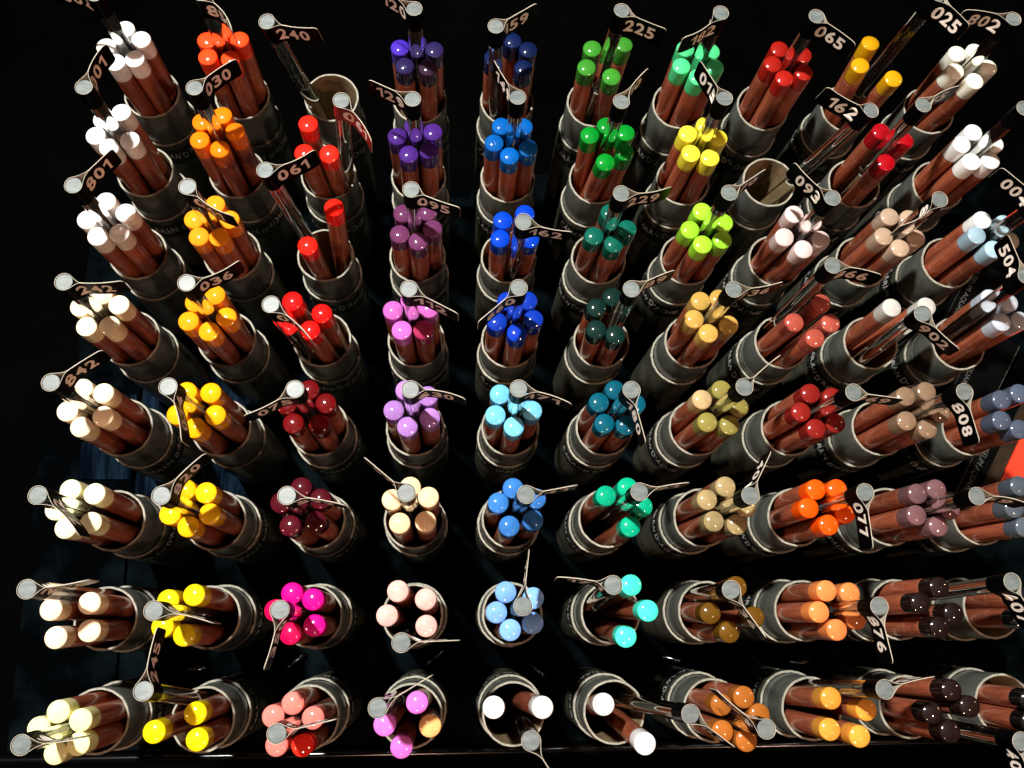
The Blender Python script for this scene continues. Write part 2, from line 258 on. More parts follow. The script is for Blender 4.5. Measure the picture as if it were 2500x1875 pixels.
(3,9,159.93,152.51,3.90,(0.9,-1.6,-0.8,0.5,-16.6,-11.1,'803',0,0.1),[(-2.8,5.9,-3.1,6.9,(178, 152, 130),'beige','upper left',1),(5.5,5.2,4.6,5.7,(178, 152, 130),'beige','upper right',0),(7.3,-3.6,5.5,-2.0,(178, 152, 130),'beige','right',1),(-6.3,-2.9,-7.3,-1.7,(178, 152, 130),'beige','left',1),(-0.0,-8.0,-1.0,-6.3,(178, 152, 130),'beige','bottom',1)]),
(3,10,199.93,152.51,3.90,(1.8,-1.4,-1.0,0.2,-14.5,13.8,'004',1,0),[(-2.9,5.1,-5.4,5.3,(250, 250, 248),'white','upper left',1),(6.2,3.5,2.1,7.2,(158, 188, 204),'pale blue','upper right',0),(-6.4,-1.8,-6.3,-4.1,(158, 188, 204),'pale blue','left',1),(0.0,-8.1,1.4,-6.2,(158, 188, 204),'pale blue','bottom',1),(7.7,-4.2,5.7,0.4,(170, 165, 150),'grey beige','lower right',1)]),
(4,1,-160.04,114.38,2.92,(-0.3,-0.1,0.0,-0.8,20.0,0.7,'242',1,-0.05),[(-7.2,1.7,-7.2,2.0,(255, 238, 202),'cream','left',1),(0.4,6.6,0.0,7.3,(255, 238, 202),'cream','top',1),(7.1,2.7,6.9,2.4,(255, 238, 202),'cream','right',1),(-4.1,-6.2,-4.1,-6.2,(255, 238, 202),'cream','lower left',1),(4.4,-5.8,4.6,-5.9,(255, 238, 202),'cream','lower right',1)]),
(4,2,-120.04,114.38,2.92,(2.0,-0.0,-0.9,0.0,17.7,9.3,'036',1,-0.08),[(-4.0,4.0,-6.4,4.1,(255, 155, 15),'amber','upper left',1),(3.3,7.0,0.7,7.2,(255, 155, 15),'amber','upper right',1),(-6.0,-3.7,-6.0,-4.5,(255, 155, 15),'amber','lower left',1),(8.2,-2.0,5.8,1.3,(255, 155, 15),'amber','right',1),(2.0,-7.8,2.6,-5.8,(255, 155, 15),'amber','bottom',1)]),
(4,3,-80.04,114.38,2.92,(-8.2,-7.8,1.8,-7.1,14.9,-13.3,'070',1,0.06),[(-6.9,4.8,-1.2,7.4,(240, 15, 12),'bright red','upper left',1),(-10.3,-2.1,-0.0,-0.2,(240, 15, 12),'bright red','left',0),(4.7,-0.2,6.0,4.7,(240, 15, 12),'bright red','right',1),(0.3,-7.1,7.1,-2.9,(240, 15, 12),'bright red','lower right',0)]),
(4,4,-40.04,114.38,2.92,(0.3,-1.4,0.4,0.7,17.7,-9.4,'112',0,0.0),[(-7.7,1.4,-6.4,1.8,(196, 98, 186),'orchid pink','left',1),(-0.9,5.7,-1.0,7.4,(196, 98, 186),'orchid pink','top',0),(6.3,2.3,6.9,2.9,(196, 98, 186),'orchid pink','upper right',1),(-4.1,-6.8,-3.0,-5.2,(196, 98, 186),'orchid pink','lower left',1),(4.3,-6.6,4.8,-4.6,(160, 42, 85),'raspberry pink','lower right',1)]),
(4,5,-0.04,114.38,2.92,(-0.3,-0.6,-0.5,-0.7,-14.7,-13.2,'660',1,0.0),[(-6.8,-3.0,-7.1,-2.4,(8, 52, 172),'cobalt blue','left',1),(-2.7,5.6,-4.6,5.9,(8, 52, 172),'cobalt blue','upper left',1),(5.4,5.9,3.1,5.1,(8, 52, 172),'cobalt blue','upper right',1),(7.6,-1.9,6.3,-2.0,(8, 52, 172),'cobalt blue','right',1),(1.0,-7.5,0.7,-7.4,(8, 52, 172),'cobalt blue','bottom',1)]),
(4,6,39.96,114.38,2.92,(0.9,-0.6,8.3,1.4,16.5,7.4,'189',0,0.03),[(-0.6,7.8,3.8,6.5,(6, 38, 34),'blackish green','top',1),(-7.2,3.2,-4.0,6.4,(6, 38, 34),'blackish green','upper left',1),(-7.6,-6.0,-0.6,-0.5,(6, 38, 34),'blackish green','lower left',1),(-0.0,-8.2,5.7,-4.9,(6, 38, 34),'blackish green','lower right',1)]),
(4,7,79.96,114.38,2.92,(-1.2,-0.4,0.6,-0.5,18.9,3.4,'736',0,-0.05),[(-4.9,6.5,-1.9,5.9,(190, 152, 74),'ochre','upper left',1),(2.8,7.6,6.1,3.6,(190, 152, 74),'ochre','upper right',1),(-8.0,-1.2,-6.1,-1.7,(190, 152, 74),'ochre','left',1),(5.9,-3.5,6.2,-4.2,(190, 152, 74),'ochre','lower right',1),(-2.6,-7.1,-0.8,-7.4,(190, 152, 74),'ochre','bottom',1)]),
(4,8,119.96,114.38,2.92,(-3.1,9.4,-2.8,5.3,18.6,-3.5,'866',1,0.05),[(4.7,6.0,3.9,6.4,(158, 72, 58),'terracotta','top',1),(-7.3,-2.3,-7.5,0.3,(158, 72, 58),'terracotta','left',0),(7.6,-2.5,6.7,-0.9,(158, 72, 58),'terracotta','right',1),(0.6,-8.9,-0.7,-3.3,(158, 72, 58),'terracotta','bottom',1)]),
(4,9,159.96,114.38,2.92,(-11.1,-9.2,6.8,-2.9,12.2,-13.8,'902',1,-0.04),[(-6.2,4.4,-7.5,0.3,(190, 188, 182),'light grey','left',1),(8.6,5.1,0.1,-1.3,(190, 188, 182),'light grey','right',1)]),
(4,10,199.96,114.38,2.92,(-9.3,6.0,-6.3,-5.7,-3.8,17.6,'504',1,0),[(-4.1,9.0,-2.1,-0.2,(185, 192, 205),'silver grey','upper left',1),(3.4,7.0,6.0,4.5,(185, 192, 205),'silver grey','upper right',1),(-0.9,-1.4,0.3,-7.5,(185, 192, 205),'silver grey','bottom',1),(7.1,-0.7,6.8,-3.2,(185, 192, 205),'silver grey','lower right',1)]),
(5,1,-160.00,76.25,1.95,(-1.1,1.8,0.5,-0.9,15.8,11.9,'842',1,0.02),[(-3.6,7.6,-1.0,5.7,(255, 234, 200),'cream','top',1),(4.3,5.9,6.5,3.7,(255, 234, 200),'cream','upper right',1),(-8.1,-1.1,-6.3,-0.0,(255, 234, 200),'cream','left',1),(-2.5,-7.1,-2.7,-7.0,(255, 234, 200),'cream','bottom',1),(5.1,-3.0,6.4,-4.1,(255, 234, 200),'cream','lower right',0)]),
(5,2,-120.00,76.25,1.95,(-1.7,0.4,0.6,-0.8,6.0,-19.1,'034',1,0.06),[(-5.0,6.5,-2.6,5.2,(255, 175, 8),'egg yellow','upper left',1),(4.1,6.2,5.1,5.4,(255, 175, 8),'egg yellow','upper right',1),(6.4,-2.5,7.3,-2.1,(255, 175, 8),'egg yellow','right',1),(-7.7,-2.3,-6.1,-1.7,(255, 175, 8),'egg yellow','left',1),(-0.7,-7.4,-0.9,-7.4,(255, 175, 8),'egg yellow','bottom',1)]),
(5,3,-80.00,76.25,1.95,(1.4,-0.3,-0.5,0.8,-16.9,-9.4,'075',0,0.05),[(0.9,7.4,1.0,7.4,(98, 2, 6),'dark red','top',1),(7.5,2.2,6.2,1.7,(98, 2, 6),'dark red','right',1),(-7.2,1.7,-7.2,2.0,(98, 2, 6),'dark red','left',1),(-4.3,-5.6,-5.1,-5.5,(98, 2, 6),'dark red','lower left',1),(5.4,-6.1,2.7,-5.2,(98, 2, 6),'dark red','lower right',0)]),
(5,4,-40.00,76.25,1.95,(1.3,-0.2,-0.7,-0.5,19.4,-3.5,'630',0,0.08),[(-2.2,7.5,-2.8,6.0,(172, 122, 200),'lilac','top',1),(6.3,5.2,4.7,3.6,(172, 122, 200),'lilac','upper right',1),(-6.6,-0.5,-7.5,-0.1,(172, 122, 200),'lilac','left',1),(7.2,-3.4,5.0,-4.1,(172, 122, 200),'lilac','lower right',1),(-1.3,-6.9,-2.1,-7.2,(172, 122, 200),'lilac','bottom',1)]),
(5,5,0.00,76.25,1.95,(-0.7,0.2,0.7,-0.8,18.6,-5.7,'171',0,0.06),[(-5.9,6.0,-3.0,4.9,(112, 196, 232),'sky blue','upper left',1),(-7.7,-2.3,-5.9,-2.3,(112, 196, 232),'sky blue','left',1),(2.4,6.2,4.7,5.8,(112, 196, 232),'sky blue','upper right',0),(6.4,-0.5,7.4,-1.5,(112, 196, 232),'sky blue','right',1),(-0.6,-6.8,-0.1,-7.5,(112, 196, 232),'sky blue','bottom',0)]),
(5,6,40.00,76.25,1.95,(-0.7,-0.2,0.8,-0.2,4.3,-18.9,'180',1,0.0),[(-1.0,7.8,0.8,6.7,(0, 82, 104),'petrol blue','top',1),(-7.4,2.8,-5.6,2.2,(0, 82, 104),'petrol blue','left',1),(7.0,2.3,7.2,2.2,(0, 82, 104),'petrol blue','right',1),(-5.6,-5.6,-3.7,-5.4,(0, 82, 104),'petrol blue','lower left',0),(2.7,-6.2,4.1,-6.3,(0, 82, 104),'petrol blue','lower right',1)]),
(5,7,80.00,76.25,1.95,(0.1,1.1,-0.1,-0.8,14.7,12.3,'549',0,0.03),[(1.3,8.0,0.9,5.9,(136, 126, 62),'khaki','top',1),(-6.7,4.1,-6.1,2.5,(184, 156, 112),'sand','upper left',1),(7.7,1.0,6.6,0.6,(136, 126, 62),'khaki','right',1),(-5.2,-5.0,-5.3,-5.3,(136, 126, 62),'khaki','lower left',0),(3.5,-6.1,3.6,-6.6,(136, 126, 62),'khaki','lower right',1)]),
(5,8,120.00,76.25,1.95,(-0.0,-0.8,-0.1,0.6,18.6,-2.4,'069',1,0.0),[(-3.1,6.7,-3.1,6.8,(132, 27, 22),'rusty red','upper left',1),(5.6,5.2,5.6,4.4,(132, 27, 22),'rusty red','upper right',1),(-7.6,-0.8,-6.9,0.0,(132, 27, 22),'rusty red','left',1),(-2.3,-7.5,-1.9,-6.0,(132, 27, 22),'rusty red','bottom',1),(5.8,-5.3,5.4,-3.4,(132, 27, 22),'rusty red','lower right',1)]),
(5,9,160.00,76.25,1.95,(1.1,-0.5,-0.6,-0.5,3.2,-18.6,'808',1,0.0),[(-4.5,5.7,-7.4,-1.3,(134, 108, 86),'greige','upper left',1),(4.4,7.7,-4.6,5.9,(134, 108, 86),'greige','top',1),(-5.4,-4.3,-2.3,-7.1,(134, 108, 86),'greige','lower left',0),(9.0,-1.2,3.1,5.2,(134, 108, 86),'greige','right',1),(2.7,-7.5,5.0,-4.5,(134, 108, 86),'greige','bottom',1)]),
(5,10,200.00,76.25,1.95,None,[(-5.3,4.4,-4.4,4.2,(76, 86, 106),'slate blue','upper left',1),(2.6,7.0,3.4,4.4,(76, 86, 106),'slate blue','upper right',1),(-6.6,-4.1,-5.6,-3.5,(76, 86, 106),'slate blue','lower left',1),(0.3,-7.7,2.2,-5.3,(76, 86, 106),'slate blue','lower right',1)]),
(6,1,-159.96,38.13,0.97,(-1.4,1.4,0.7,-0.5,14.9,-13.4,'712',0,0.08),[(-4.3,7.6,3.5,6.2,(255, 250, 205),'pale cream','top',1),(4.5,6.2,7.5,-0.4,(255, 250, 205),'pale cream','upper right',1),(-8.7,0.4,-4.1,4.3,(255, 250, 205),'pale cream','left',1),(-4.4,-6.3,-4.4,-5.1,(255, 250, 205),'pale cream','lower left',1),(4.3,-4.4,3.2,-6.8,(255, 250, 205),'pale cream','lower right',1)]),
(6,2,-119.96,38.13,0.97,(-1.2,1.2,0.1,-0.7,13.5,14.4,'820',1,0.04),[(-2.8,7.5,-3.6,5.0,(255, 190, 12),'sunny yellow','top',1),(4.8,6.4,5.0,4.0,(255, 190, 12),'sunny yellow','upper right',1),(-7.6,-1.4,-6.6,-2.2,(255, 190, 12),'sunny yellow','left',1),(-0.7,-6.0,-0.4,-7.5,(255, 190, 12),'sunny yellow','bottom',1),(6.7,-1.4,6.6,-3.6,(255, 190, 12),'sunny yellow','right',1)]),
(6,3,-79.96,38.13,0.97,(0.4,1.0,0.3,-0.8,19.7,-3.4,'599',1,0.03),[(-0.4,8.2,-2.3,5.5,(72, 4, 20),'burgundy','top',1),(6.8,3.9,5.6,3.5,(72, 4, 20),'burgundy','upper right',1),(-7.6,2.7,-6.5,-1.0,(72, 4, 20),'burgundy','left',1),(-3.8,-5.9,-2.0,-7.2,(72, 4, 20),'burgundy','lower left',1),(5.4,-4.4,6.1,-4.4,(72, 4, 20),'burgundy','lower right',1)]),
(6,4,-39.96,38.13,0.97,(0.4,1.9,-0.2,-1.0,-14.7,12.3,'571',0,0.0),[(0.1,8.3,0.1,5.8,(255, 216, 172),'peach','top',1),(6.9,4.5,6.3,0.8,(255, 216, 172),'peach','upper right',1),(-6.5,3.6,-7.0,2.6,(255, 216, 172),'peach','left',1),(-3.6,-5.2,-5.6,-5.1,(255, 216, 172),'peach','lower left',1),(6.0,-4.6,3.8,-6.5,(255, 216, 172),'peach','lower right',1)]),
(6,5,0.04,38.13,0.97,(1.4,1.1,-0.9,-0.4,18.1,3.3,'141',0,0.0),[(-6.8,2.2,-7.3,1.8,(52, 116, 192),'medium blue','left',1),(-2.8,-6.5,-2.8,-7.0,(52, 116, 192),'medium blue','lower left',1),(-1.2,7.7,-1.0,6.4,(52, 116, 192),'medium blue','top',1),(7.3,3.8,5.5,2.1,(52, 116, 192),'medium blue','upper right',1),(6.1,-4.3,4.9,-5.6,(52, 116, 192),'medium blue','lower right',1)]),
(6,6,40.04,38.13,0.97,(0.7,1.9,-1.6,-1.4,18.1,3.3,'191',0,0.03),[(2.5,7.8,0.7,5.1,(0, 165, 126),'turquoise green','top',1),(-5.9,4.7,-6.8,3.0,(0, 165, 126),'turquoise green','left',1),(7.9,0.6,6.0,-0.5,(0, 165, 126),'turquoise green','right',1),(2.9,-6.9,2.0,-7.2,(0, 165, 126),'turquoise green','bottom',1)]),
(6,7,80.04,38.13,0.97,(-0.5,0.5,-0.2,-0.8,9.0,15.9,'404',0,0.0),[(0.4,8.1,0.9,5.9,(158, 138, 96),'sand beige','top',1),(-7.1,3.1,-6.1,2.6,(158, 138, 96),'sand beige','upper left',1),(7.8,0.3,6.5,0.5,(158, 138, 96),'sand beige','right',1),(-5.0,-5.1,-5.4,-5.2,(158, 138, 96),'sand beige','lower left',1),(3.8,-6.3,3.3,-6.7,(158, 138, 96),'sand beige','lower right',1)]),
(6,8,120.04,38.13,0.97,(0.5,1.4,0.3,-0.8,0.5,-19.5,'077',1,0.0),[(-4.3,6.9,-1.8,5.7,(250, 85, 3),'bright orange','upper left',1),(4.1,7.0,5.7,3.4,(250, 85, 3),'bright orange','upper right',1),(-7.8,-0.2,-6.5,-1.3,(250, 85, 3),'bright orange','left',1),(-0.6,-6.7,-1.6,-7.3,(250, 85, 3),'bright orange','bottom',1),(6.4,-2.3,6.1,-4.4,(250, 85, 3),'bright orange','lower right',1)]),
(6,9,160.04,38.13,0.97,(0.9,-0.0,-0.8,0.1,19.0,-3.1,'169',0,0.08),[(-4.1,5.1,-5.1,5.4,(112, 78, 82),'dusty mauve','upper left',1),(3.6,6.8,2.6,6.3,(112, 78, 82),'dusty mauve','top',1),(8.0,-1.0,6.0,-0.8,(112, 78, 82),'dusty mauve','right',1),(-5.6,-3.2,-6.5,-3.7,(112, 78, 82),'dusty mauve','lower left',1),(2.5,-7.4,0.7,-6.5,(112, 78, 82),'dusty mauve','bottom',1)]),
(6,10,200.04,38.13,0.97,None,[(-2.7,8.1,0.5,4.4,(78, 88, 98),'slate grey','top',1),(-6.2,-0.5,-5.9,-0.0,(78, 88, 98),'slate grey','left',1),(-3.0,-8.0,0.6,-4.3,(78, 88, 98),'slate grey','bottom',0)]),
(7,1,-159.93,0.00,0.00,(-1.7,9.1,-1.1,6.9,19.2,2.9,'232',0,-0.03),[(-6.8,3.1,-6.8,3.2,(255, 228, 195),'pale peach','upper left',1),(6.4,5.2,4.4,2.7,(255, 228, 195),'pale peach','upper right',1),(-4.0,-6.6,-5.9,-4.6,(255, 228, 195),'pale peach','lower left',1),(7.4,-4.4,1.8,-4.6,(255, 228, 195),'pale peach','lower right',1)]),
(7,2,-119.93,0.00,0.00,(-0.8,1.9,1.2,-1.0,19.5,-4.2,'010',0,0.04),[(-6.1,5.8,-1.0,5.4,(248, 212, 12),'canary yellow','upper left',1),(2.9,7.7,7.0,2.6,(248, 212, 12),'canary yellow','upper right',1),(-7.3,-3.3,-5.6,-1.2,(248, 212, 12),'canary yellow','lower left',1),(0.6,-6.3,-1.0,-7.4,(248, 212, 12),'canary yellow','bottom',1)]),
(7,3,-79.93,0.00,0.00,(-0.3,1.7,0.3,-0.8,-4.1,-18.8,'350',1,0.03),[(-2.1,7.9,-3.0,5.2,(225, 5, 135),'magenta','top',1),(5.5,5.7,5.7,3.3,(225, 5, 135),'magenta','upper right',1),(-7.8,2.0,-6.5,-1.8,(215, 0, 75),'cerise','left',1),(-2.0,-6.2,-1.2,-7.4,(215, 0, 75),'cerise','bottom',1),(6.4,-3.5,6.0,-4.5,(225, 5, 135),'magenta','lower right',1)]),
(7,4,-39.93,0.00,0.00,(-0.4,-9.1,-3.9,-6.9,19.4,0.5,'502',0,0.0),[(-3.9,8.4,-0.3,2.1,(250, 190, 180),'pale rose','upper left',1),(6.3,5.4,7.1,-0.3,(250, 190, 180),'pale rose','upper right',1),(-7.6,-0.3,-7.4,-1.0,(250, 190, 180),'pale rose','left',1),(6.7,-4.1,2.9,-6.9,(250, 190, 180),'pale rose','lower right',1)]),
(7,5,0.07,0.00,0.00,(-0.3,2.1,0.1,-0.9,2.5,18.9,'145',0,0.0),[(-4.4,7.6,1.8,5.8,(122, 172, 240),'cornflower blue','upper left',1),(-7.8,0.4,-6.6,0.8,(122, 172, 240),'cornflower blue','left',1),(-2.8,-5.9,-3.8,-6.5,(122, 172, 240),'cornflower blue','bottom',1),(5.8,5.4,7.5,0.5,(122, 172, 240),'cornflower blue','upper right',1),(5.5,-3.5,4.0,-6.4,(122, 172, 240),'cornflower blue','lower right',1)]),
(7,6,40.07,0.00,0.00,(-9.7,8.7,-4.3,-7.0,-19.0,2.9,'171',0,-0.03),[(2.5,9.8,-3.9,-0.2,(70, 235, 208),'aqua','top',1),(8.3,0.3,4.3,4.5,(70, 235, 208),'aqua','right',1),(-0.4,-8.8,3.3,-3.2,(70, 235, 208),'aqua','bottom',1)]),
(7,7,80.07,0.00,0.00,(-9.3,6.7,1.4,6.0,10.5,-15.9,'736',0,0.0),[(2.1,8.8,6.0,0.7,(98, 66, 12),'olive brown','top',1),(-8.4,-0.8,-4.4,2.3,(98, 66, 12),'olive brown','left',1),(-1.7,-7.6,-5.2,-5.4,(98, 66, 12),'olive brown','bottom',1),(8.1,-2.4,2.6,-6.3,(98, 66, 12),'olive brown','right',1)]),
(7,8,120.07,0.00,0.00,(1.5,0.7,-0.6,-0.6,2.5,-18.8,'876',1,-0.0),[(-3.6,6.9,-3.1,5.8,(240, 138, 74),'light orange','upper left',1),(5.3,6.0,4.5,4.0,(240, 138, 74),'light orange','upper right',1),(-7.2,-0.8,-7.4,-0.7,(240, 138, 74),'light orange','left',0),(6.8,-3.4,6.1,-3.6,(240, 138, 74),'light orange','lower right',1),(-1.1,-7.3,-0.7,-7.5,(240, 138, 74),'light orange','bottom',1)]),
(7,9,160.07,0.00,0.00,(9.6,8.4,1.0,0.1,7.5,-15.4,'407',0,0.0),[(0.3,7.8,-2.1,6.3,(26, 14, 12),'blackish brown','top',1),(-7.8,2.2,-5.8,-0.5,(26, 14, 12),'blackish brown','left',0),(4.6,-1.7,5.7,-4.9,(26, 14, 12),'blackish brown','right',1),(-1.5,-6.7,-1.9,-7.2,(26, 14, 12),'blackish brown','bottom',1)]),
(7,10,200.07,0.00,0.00,None,[(-7.0,3.6,-3.0,5.5,(14, 18, 26),'blue black','top',1),(-8.6,-4.0,0.2,-2.9,(14, 18, 26),'blue black','bottom',1)]),
(8,1,-159.89,-38.13,-0.97,(1.8,-0.3,-0.8,0.5,18.6,1.7,'016',0,-0.03),[(-0.8,6.6,-1.6,7.3,(250, 248, 178),'pale lemon','top',1),(-6.8,1.3,-7.5,0.0,(250, 248, 178),'pale lemon','left',1),(7.1,3.7,5.3,3.7,(250, 248, 178),'pale lemon','upper right',1),(-0.2,-6.8,-3.5,-6.6,(250, 248, 178),'pale lemon','bottom',1),(7.1,-4.1,4.0,-4.4,(250, 248, 178),'pale lemon','lower right',1)]),
(8,2,-119.89,-38.13,-0.97,(-2.2,15.2,-2.4,-5.2,1.9,19.9,'245',0,0.03),[(6.2,5.3,2.7,4.8,(248, 215, 8),'canary yellow','upper right',0),(-7.5,-0.6,-7.3,-0.5,(248, 215, 8),'canary yellow','left',1),(7.5,-3.4,4.1,-2.9,(248, 215, 8),'canary yellow','lower right',1)]),
(8,3,-79.89,-38.13,-0.97,(0.6,1.6,0.0,-0.8,18.8,4.1,'571',0,0.0),[(-0.2,8.1,0.5,6.0,(240, 130, 120),'salmon','top',1),(-6.8,3.9,-6.2,2.0,(240, 130, 120),'salmon','upper left',1),(7.1,3.1,6.7,1.3,(240, 130, 120),'salmon','right',1),(-5.1,-5.6,-4.8,-5.7,(240, 130, 120),'salmon','lower left',1),(3.9,-5.9,4.3,-6.1,(248, 45, 30),'coral red','lower right',1)]),
(8,4,-39.89,-38.13,-0.97,(-7.6,8.8,-0.8,3.1,17.4,9.9,'081',0,0.0),[(3.6,7.7,5.9,1.7,(222, 112, 210),'orchid pink','top',1),(-7.7,0.4,-7.0,0.3,(222, 112, 210),'orchid pink','left',1),(8.4,-0.2,4.3,-5.9,(252, 192, 120),'apricot','right',1),(-1.6,-7.1,-3.5,-6.6,(222, 112, 210),'orchid pink','bottom',1)]),
(8,5,0.11,-38.13,-0.97,(1.8,-2.1,6.4,-5.5,8.3,-12.5,'005',0,0.0),[(-9.1,5.7,-0.2,-7.5,(250, 250, 248),'white','left',1),(8.6,5.3,-1.5,0.2,(250, 250, 248),'white','right',1)]),
(8,6,40.11,-38.13,-0.97,(14.4,5.2,-4.2,0.5,15.0,-10.9,'003',0,0.0),[(-9.5,6.1,1.5,-7.3,(250, 250, 248),'white','upper left',1),(5.1,-7.7,3.4,0.2,(250, 250, 248),'white','lower right',1)]),
(8,7,80.11,-38.13,-0.97,(-0.7,0.2,0.7,-0.5,-15.6,12.4,'065',0,0.04),[(2.2,7.6,1.1,6.3,(170, 98, 36),'caramel','top',1),(-6.3,5.2,-5.6,2.3,(170, 98, 36),'caramel','upper left',1),(7.4,1.5,7.5,-0.2,(170, 98, 36),'caramel','right',1),(-6.5,-4.0,-4.9,-5.5,(170, 98, 36),'caramel','lower left',1),(2.0,-7.2,2.8,-7.0,(170, 98, 36),'caramel','bottom',1)]),
(8,8,120.11,-38.13,-0.97,(0.7,11.9,-0.7,2.3,18.4,3.9,'853',0,0.03),[(-5.4,6.8,-6.6,-1.2,(232, 156, 58),'apricot orange','upper left',1),(7.4,2.5,6.1,2.9,(232, 156, 58),'apricot orange','upper right',1),(-7.0,-4.0,-1.8,-7.3,(232, 156, 58),'apricot orange','lower left',1),(3.9,-6.6,5.6,-4.9,(232, 156, 58),'apricot orange','lower right',1)]),
(8,9,160.11,-38.13,-0.97,(5.3,-5.3,6.0,-5.9,0.0,-15.0,'408',0,0.0),[(0.4,9.0,-0.1,2.5,(28, 15, 13),'blackish brown','top',1),(6.6,3.0,7.4,0.8,(28, 15, 13),'blackish brown','right',1),(-7.9,1.1,-6.4,-2.1,(28, 15, 13),'blackish brown','left',0),(-2.0,-5.6,-0.7,-7.4,(28, 15, 13),'blackish brown','bottom',1)]),
(8,10,200.11,-38.13,-0.97,None,[(-10.2,4.9,6.8,3.2,(12, 10, 10),'black','top',0),(-11.0,-2.8,6.0,-4.5,(12, 10, 10),'black','bottom',0)]),
]

# ---------------------------------------------------------------- shelf and shop things around the tubes
SLOPE = 0.0256
def slope(me):
    for v in me.vertices: v.co.z += SLOPE * v.co.y
def build_shelf():
    V = []; F = []
    for x0, x1, ya, yb in ((-226, -180.7, -58, 112), (-179.3, 325, -58, 212)):
        n = 8
        for j in range(n):
            box(V, F, x0, x1, ya + (yb - ya) * j / n, ya + (yb - ya) * (j + 1) / n, -78, -75)
    M = noisy('dark_tray_plastic', (.0004, .0007, .0010), (.0042, .0076, .0088), 45, .6, .06, 0, .0, (1, 1, 1), 8, .44, .82)  # light falloff and dim lit patches are put into this mottled colour
    me = mesh_from('shelf_grid', V, F, [M], smooth=False); slope(me)
    # cut away the row in front of the tray edge
    o = link_obj('shelf', me); tag(o, 'black moulded shelf grid the tubes pass through', None, None, 'structure')
    # scuffed blue-grey plate with a rounded cut-out look lying on the shelf, by the left column
    V = []; F = []
    for x0, x1, y0, y1 in ((-206, -181.5, 66, 84), (-178.5, -112, 56, 132), (-206, -181.5, 88, 108)):
        box(V, F, x0, x1, y0, y1, -75.5, -73.6)
    Mp = noisy('scuffed_blue_plate', (.0008, .0020, .0042), (.0085, .0190, .0360), 260, .6, .05, 0, .0, (1, .08, 1), 8, .40, .72)
    mp_ = mesh_from('shelf_plate_mesh', V, F, [Mp], smooth=False); slope(mp_)
    o = link_obj('shelf_plate', mp_); tag(o, 'scuffed dark blue plate on the shelf at the left', None, None, 'structure')
    V = []; F = []
    box(V, F, -232, 325, -61, 256, -124, -116.5)
    me = mesh_from('shelf_floor_mesh', V, F, [M], smooth=False)
    o = link_obj('shelf_floor', me); tag(o, 'black floor of the display under the tubes', None, None, 'structure')
    # rounded front lip
    V = []; F = []; n = 10; r = 2.2
    xs = [-232, -104, -40, 325]
    for x in xs:
        for k in range(n + 1):
            a = math.pi * k / n
            V.append((x, -61 + r * math.cos(a), -73 + r * math.sin(a)))
        V.append((x, -61 - r, -79)); V.append((x, -61 + r, -79))
    m = n + 3
    for s in range(len(xs) - 1):
        for k in range(m):
            F.append((s * m + k, s * m + (k + 1) % m, (s + 1) * m + (k + 1) % m, (s + 1) * m + k))
    Me = noisy('glossy_black_edge', (.001, .001, .001), (.002, .002, .002), 60, .16, .02, 0, .5)
    o = link_obj('shelf_edge', mesh_from('shelf_edge_mesh', V, F, [Me])); tag(o, 'glossy black front edge of the shelf', None, None, 'structure')
    # far dark floor of the shop in front and around
    V = []; F = []; box(V, F, -1500, 1700, -1500, 1700, -420, -400)
    Mf = noisy('dark_floor', (.0008, .0008, .0008), (.0015, .0015, .0015), 10, .9, 0, 0, 0)
    o = link_obj('floor', mesh_from('floor_mesh', V, F, [Mf], smooth=False)); tag(o, 'dark shop floor below the shelf', None, None, 'structure')
build_shelf()

